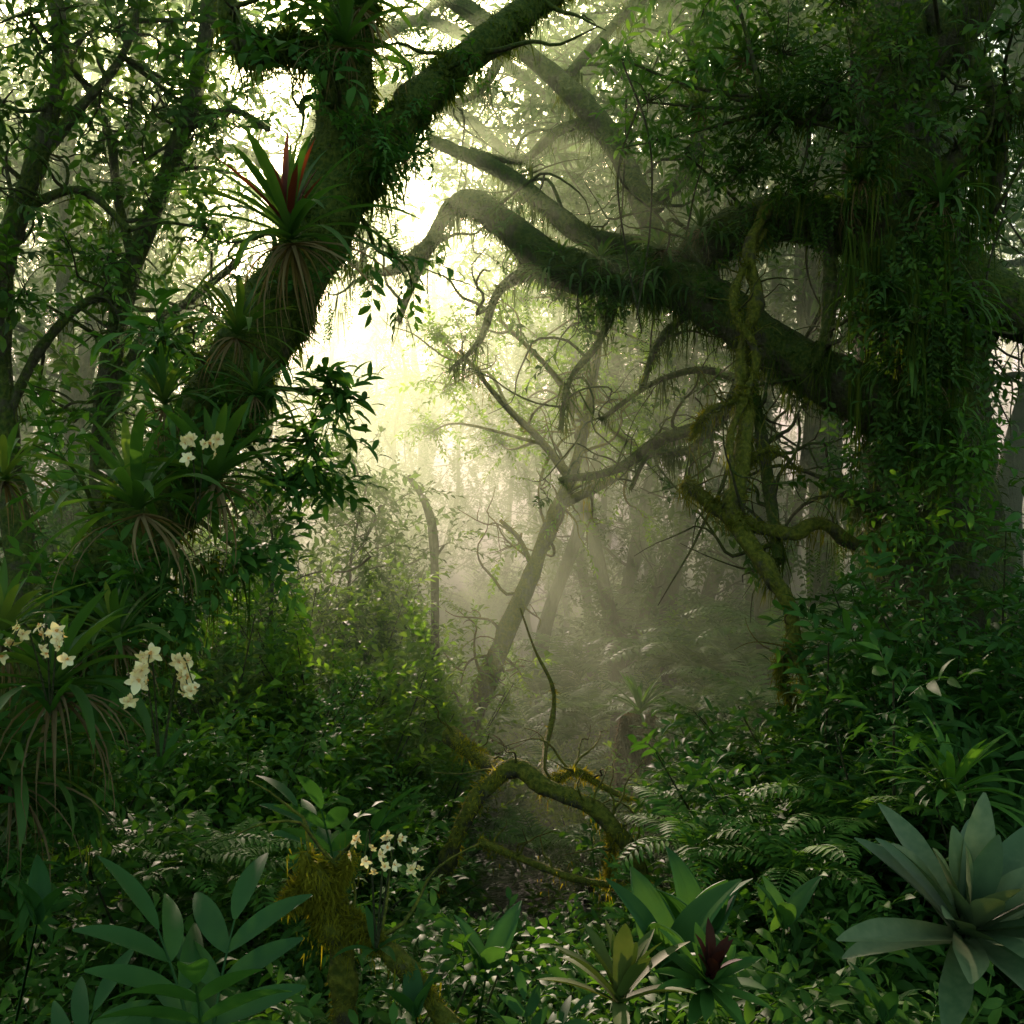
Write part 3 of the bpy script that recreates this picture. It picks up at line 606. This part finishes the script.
# ---------------------------------------------------------------- orchids
def flower_mesh():
    mb=MB()
    for k in range(5):
        V,F=strap(.042*rng.uniform(.8,1.1),.03 if k%2 else .021,elev=rng.uniform(-.1,.8),bend=rng.uniform(.3,1.2),n=5,fold=.25,prof='ell',az=k*2*np.pi/5+rng.normal(0,.16)); mb.add((V,F),0)
    mb.add(strap(.038,.034,elev=.5,bend=1.8,n=5,fold=-.5,prof='ovate',az=np.pi/5*1.0,base=(0,0,.003)),0)
    mb.add(strap(.022,.014,elev=1.2,bend=.4,n=3,fold=.5),1)
    return mb.mesh("flower",[M_petal,M_lip])
FL=[flower_mesh() for _ in range(5)]
def orchid(e,n,d,nfl,spread,label,sc=1.0,rise=.12,nst=None):
    o=at(e,n,d); base=o+np.array([-.06,.1,-.22*sc-rise]); st=MB(); lf=MB(); fl=[]
    nst=nst or max(2,nfl//5)
    for s in range(nst):
        tip=o-base+np.array([(s/(nst-1)*2-1)*spread+rng.normal(0,.02),rng.uniform(-.12,-.02),rng.uniform(-.5,.4)*spread])
        P=[np.zeros(3),tip*.6+np.array([0,0,(rise+.08)*sc]),tip]
        T=tube(P,[.004,.003,.002],m=18,sides=5,lump=0); st.add(T,0)
        for q in range(-(-nfl//nst)): fl.append(T[4][17-int(q*1.9)]+rng.normal(0,.016,3)+np.array([0,-.01,-.012]))
    for i in range(7): lf.add(strap(.26*sc,.03,elev=rng.uniform(.5,1.2),bend=rng.uniform(.5,1.4),n=6,fold=.3,az=rng.uniform(0,6.28)))
    t=thing("orchid",[("stem",st.mesh("stem",[M_stem])),("leaf_cluster",lf.mesh("leaf_cluster",[M_leafB]))],tuple(base),label=label,cat="orchid",group="flowering orchids")
    for i,f in enumerate(fl[:nfl]):
        c=link(bpy.data.objects.new("flower",FL[i%5])); c.parent=t; c.location=f; c.rotation_euler=(math.pi/2+rng.normal(.5,.6),rng.normal(0,.9),rng.normal(0,.8)); s=rng.uniform(.6,1.1)*sc; c.scale=(s,s,s)
orchid(168,680,3.4,20,.12,"spray of cream white orchid flowers with golden lips",.95)
orchid(55,632,3.4,15,.11,"cream orchid flowers above drooping bromeliad leaves",.8)
orchid(205,445,4.0,9,.06,"pale pink cream orchid blossoms on mossy trunk",.85)
orchid(392,840,3.0,17,.08,"upright cream orchid spike growing from mossy stump",.55,.25,3)

# ---------------------------------------------------------------- broad-leaf foreground plants
def palm_leaf(L=.5,nl=7,ll=.3,lw=.06,elev=1.0,bend=.9):
    mb=MB(); n=8;t=np.linspace(0,1,n+1);a=elev-bend*t; am=(a[1:]+a[:-1])/2
    y=np.concatenate([[0],np.cumsum(np.cos(am))])*L/n; z=np.concatenate([[0],np.cumsum(np.sin(am))])*L/n
    C=np.stack([0*y,y,z],1); mb.add(twigtube(C,np.linspace(.007,.003,n+1),m=9),1)
    for i in range(nl):
        u=.4+.6*i/(nl-1); p=np.array([np.interp(u,t,C[:,k]) for k in range(3)]); e=np.interp(u,t,a)
        for s in ((-1,1) if i<nl-1 else (0,)):
            V,F=strap(ll*rng.uniform(.85,1.1),lw,elev=.15,bend=rng.uniform(.3,.6),n=9,fold=.25,prof='ell')
            V=rotz(V,-s*(1.15-.6*(u-.4)/.6)); ce,se=math.cos(e*.7),math.sin(e*.7)
            V=V@np.array([[1,0,0],[0,ce,se],[0,-se,ce]]); mb.add((V+p,F),0)
    return mb.data()
def palm_plant(n=5,**k):
    mb=MB()
    for i in range(n):
        V,F=palm_leaf(elev=rng.uniform(1.1,1.4),bend=rng.uniform(.2,.6),**k); mb.add((rotz(V,i*2*np.pi/n+rng.normal(0,.3)),F),0)
    return mb.mesh("understory_palm",[M_leafP])
PP=[palm_plant(3,L=.45,nl=4,ll=.27,lw=.07),palm_plant(3,L=.42,nl=4,ll=.2,lw=.06)]
for e,n,d,s,k,rz in [(205,1080,2.7,1.0,0,3.6),(342,905,3.5,1.0,1,3.3),(50,1120,2.7,.7,0,2),(345,1150,2.7,.7,0,5),(530,1070,3.2,.6,1,1)]:
    p=at(e,n,d); p[2]-=.05; single("understory_palm",PP[k],tuple(p),(.15,0,rz),s,label="low palm with broad pointed leaflets near the forest floor",cat="palm",group="low understory palms")
def broad(n,L,W,pleat=8):
    mb=MB()
    for i in range(n):
        m=12; K=2*pleat
        t=np.linspace(0,1,m+1); l=L*rng.uniform(.8,1.1); el=rng.uniform(.95,1.35); be=rng.uniform(.5,.9); a=el-be*t**1.4; am=(a[1:]+a[:-1])/2
        y=np.concatenate([[0],np.cumsum(np.cos(am))])*l/m; z=np.concatenate([[0],np.cumsum(np.sin(am))])*l/m
        w=W/2*(np.sin(np.pi*np.clip(t,.02,.985)**.7)**.8)
        u=np.linspace(-1,1,K+1); pl=.05*W*np.where(np.arange(K+1)%2,1,-1)
        up=np.stack([0*a,-np.sin(a),np.cos(a)],1)
        V=np.stack([0*y,y,z],1)[:,None]+np.stack([w[:,None]*u[None],0*w[:,None]*u[None],0*w[:,None]*u[None]],2)+up[:,None]*((np.abs(u)*.25*w[:,None]+pl[None]*(w/W*2)[:,None])[...,None])
        ii=np.arange(m)[:,None]*(K+1); j=np.arange(K)[None]
        F=np.stack([ii+j,ii+j+1,ii+K+2+j,ii+K+1+j],2).reshape(-1,4)
        az=i*2.4+rng.normal(0,.2); off=np.array([0,.0,.12]); st=twigtube([np.array([0,0,-.25]),np.array([0,0,.0]),np.array([0,.0,.12])],[.006,.006,.004])
        mb.add((rotz(V.reshape(-1,3)+off,az),F),0); mb.add(st,0)
    return mb.mesh("pleated_leaf_plant",[M_leafP])
BR=broad(5,.42,.15); BR2=broad(4,.3,.09,2)
for e,n,d,s,me,rz in [(665,990,3.3,1.0,BR,.3),(690,960,3.5,.9,BR,2.2),(480,985,3.3,.9,BR2,1),(30,930,3.2,.8,BR2,2),(780,930,3.8,.8,BR2,.5),(880,1020,3.0,.6,BR2,2),(420,1020,3.0,.7,BR2,4)]:
    p=at(e,n,d); p[2]-=.08; single("broad_leaf_plant",me,tuple(p),(.2,0,rz),s,label="broad pleated leaf plant on the forest floor",cat="plant",group="broad leaf plants")

# mossy logs / roots
def log(name,L,label,cat="log",bark=M_barkG,moss=M_mossg,tuft=5000,tl=.035,hang=500,hl=.12,lump=.35,twigs=0):
    tr=MB();mo=MB()
    for q in L:
        T=tube([at(a,b,c) for a,b,c,r in q],[r/1024*c for a,b,c,r in q],m=len(q)*8,sides=16,lump=lump,freq=9,seed=rng.uniform(0,9)); tr.add(T,0)
        moss_tufts(mo,T,tuft//len(L),tl,0,.4)
        if hang: moss_hang(mo,T,hang//len(L),hl,0)
        for i in range(twigs):
            P=crooked(T[4][rng.integers(2,len(T[4])-2)],np.array([rng.normal(0,.6),rng.normal(0,.4),rng.uniform(.2,1)]),rng.uniform(.15,.5),5,.4); tr.add(tube(P,np.linspace(.008,.002,6),m=10,sides=5,lump=0),0)
    o=at(*L[0][0][:3]); thing(name,[("wood",tr.mesh("wood",[bark],o)),("moss",mo.mesh("moss",[moss],o))],tuple(o),label=label,cat=cat)
log("mossy_stump",[[(350,1080,3.2,11),(345,970,3.2,11),(335,915,3.2,14),(318,880,3.2,13),(305,852,3.2,4)],[(338,915,3.2,10),(375,940,3.15,9),(420,985,3.1,9),(460,1040,3.1,9)],[(332,905,3.2,9),(305,890,3.2,7),(286,905,3.15,3)],[(325,890,3.2,8),(345,872,3.2,6),(350,854,3.2,3)]],"broken branch stump thickly covered in golden green moss","stump",tuft=11000,tl=.03,lump=.7,hang=400,hl=.08,moss=M_mossg,twigs=2)
log("arching_mossy_root",[[(440,890,5.6,7),(456,840,5.5,8),(476,800,5.5,9),(512,768,5.5,8),(548,788,5.4,8),(590,806,5.35,8),(625,842,5.3,7),(650,888,5.3,6)],[(480,842,5.3,4),(530,862,5.2,4),(580,880,5.1,4),(640,888,5.1,3)],[(450,735,6.2,9),(484,762,5.9,8),(512,772,5.5,6)],[(600,812,5.4,3),(612,840,5.3,3),(608,885,5.3,3)],[(545,786,5.5,4),(575,772,5.5,4),(605,788,5.5,3),(630,800,5.4,2)]],"fallen arching branch covered in golden moss","branch",tuft=8000,tl=.03,hang=300,hl=.09,twigs=6)
log("mossy_hanging_limb",[[(768,205,7.2,6),(750,250,7.1,6),(757,300,7.1,7),(742,360,7.1,6),(746,420,7.0,8),(738,480,6.9,9),(735,522,6.9,10),(765,565,6.8,9),(790,610,6.7,7),(798,660,6.6,6),(824,710,6.5,5)],[(684,482,7.0,5),(703,498,7.0,6),(735,522,6.9,8)],[(738,520,6.9,7),(790,535,7.0,6),(820,522,7.0,6),(860,545,7.1,7),(915,520,7.3,8)],[(765,230,7.2,3),(733,300,7.0,4),(756,360,7.0,4),(730,440,6.9,4),(742,500,6.9,5)],[(795,640,6.7,4),(780,670,6.6,3),(800,720,6.5,3)],[(745,400,7.0,3),(710,410,6.9,3),(690,440,6.9,2)],[(740,470,7,3),(770,450,6.9,3),(800,470,6.9,2)]],"crooked mossy limb hanging down from the great tree","branch",tuft=9000,tl=.045,hang=1200,hl=.22,twigs=6,moss=M_mossm,lump=.45)
log("tree_fern_stump",[[(640,830,9.5,12),(640,760,9.5,12),(640,715,9.5,14)],[(622,800,9.5,5),(620,750,9.5,7),(626,715,9.5,5)]],"short fibrous brown stump topped with leaves","stump",bark=barkmat("fibrous_brown_bark",.0,bark=(.07,.042,.018),bark2=(.17,.11,.05)),moss=M_dead,tuft=1500,tl=.06,hang=900,hl=.5)
# lianas
def liana(pts,label="thin twisting vine hanging in the clearing",bark=M_barkG,moss=M_mossg):
    P=[at(a,b,c) for a,b,c,r in pts]; R=[max(.004,r/1024*c) for a,b,c,r in pts]; o=P[-1]; mb=MB()
    T=tube(P,R,m=len(P)*8,sides=6,lump=.25,freq=8); mb.add(T,0); moss_tufts(mb,T,300,.03,1)
    single("hanging_vine",mb.mesh("hanging_vine",[bark,moss],o),tuple(o),label=label,cat="vine",group="hanging vines")
liana([(520,608,7,1.0),(535,650,7,1.3),(552,685,6.9,2.4),(553,715,6.9,3),(545,750,6.6,3.2),(544,795,5.6,3.2)])
for k in range(14):
    e=rng.uniform(560,1010); d=rng.uniform(6.6,8) ; n0=rng.uniform(60,240); n1=n0+rng.uniform(100,260)
    liana([(e,n0,d,1.2),(e+rng.normal(0,14),n0*.7+n1*.3,d,1.2),(e+rng.normal(0,20),n0*.35+n1*.65,d,1.0),(e+rng.normal(0,26),n1,d,.7)],"thin dark vine dangling from the canopy",M_barkD,M_mossf)

# ---------------------------------------------------------------- mist
def mist(name,x0,x1,y0,y1,z0,z1,dens,g,col=(1,1,1)):
    V=np.array([[x,y,z] for z in (z0,z1) for y in (y0,y1) for x in (x0,x1)],float)
    F=np.array([[0,2,3,1],[4,5,7,6],[0,1,5,4],[2,6,7,3],[0,4,6,2],[1,3,7,5]])
    mb=MB(); mb.add((V,F)); 
    m,nt=nodes(name); s=N(nt,'ShaderNodeVolumeScatter'); s.inputs['Color'].default_value=(*col,1); s.inputs['Density'].default_value=dens; s.inputs['Anisotropy'].default_value=g
    o=N(nt,'ShaderNodeOutputMaterial'); nt.links.new(s.outputs[0],o.inputs['Volume'])
    ob=structure(name,mb.mesh(name,[m])); ob["label"]="luminous morning mist filling the forest clearing"; return ob
mist("mist",-50,50,6.6,80,-8,12,.034,.5,(.80,1,.60))

# ---------------------------------------------------------------- light
sd=Vector((-.25,1,.42)).normalized()
el=math.asin(sd.z); az=math.atan2(sd.x,sd.y)
w=bpy.data.worlds.new("World"); scene.world=w; w.use_nodes=True; nt=w.node_tree
sky=nt.nodes.new('ShaderNodeTexSky'); sky.sky_type='NISHITA'; sky.sun_disc=False; sky.sun_elevation=el; sky.sun_rotation=az; sky.air_density=1.0; sky.dust_density=2.5
tint=nt.nodes.new('ShaderNodeMix'); tint.data_type='RGBA'; tint.blend_type='MULTIPLY'; tint.inputs['Factor'].default_value=1; tint.inputs['B'].default_value=(.93,1,.60,1)
nt.links.new(sky.outputs[0],tint.inputs['A'])
bg=nt.nodes['Background']; bg.inputs['Strength'].default_value=.40; nt.links.new(tint.outputs['Result'],bg.inputs['Color'])
sl=bpy.data.lights.new("sun","SUN"); sl.energy=20; sl.angle=math.radians(.5); sl.color=(1,.89,.52)
so=link(bpy.data.objects.new("sun",sl)); so.rotation_euler=(-sd).to_track_quat('-Z','Y').to_euler(); so.location=(-10,40,20)
scene.view_settings.view_transform='Standard'; scene.view_settings.look='None'; scene.view_settings.exposure=0
cam=bpy.data.cameras.new("camera"); cam.lens=36; cam.sensor_width=36; cam.clip_end=500; cam.clip_start=.05
co=link(bpy.data.objects.new("camera",cam)); co.location=(0,0,CAMZ); co.rotation_euler=(math.pi/2,0,0); scene.camera=co
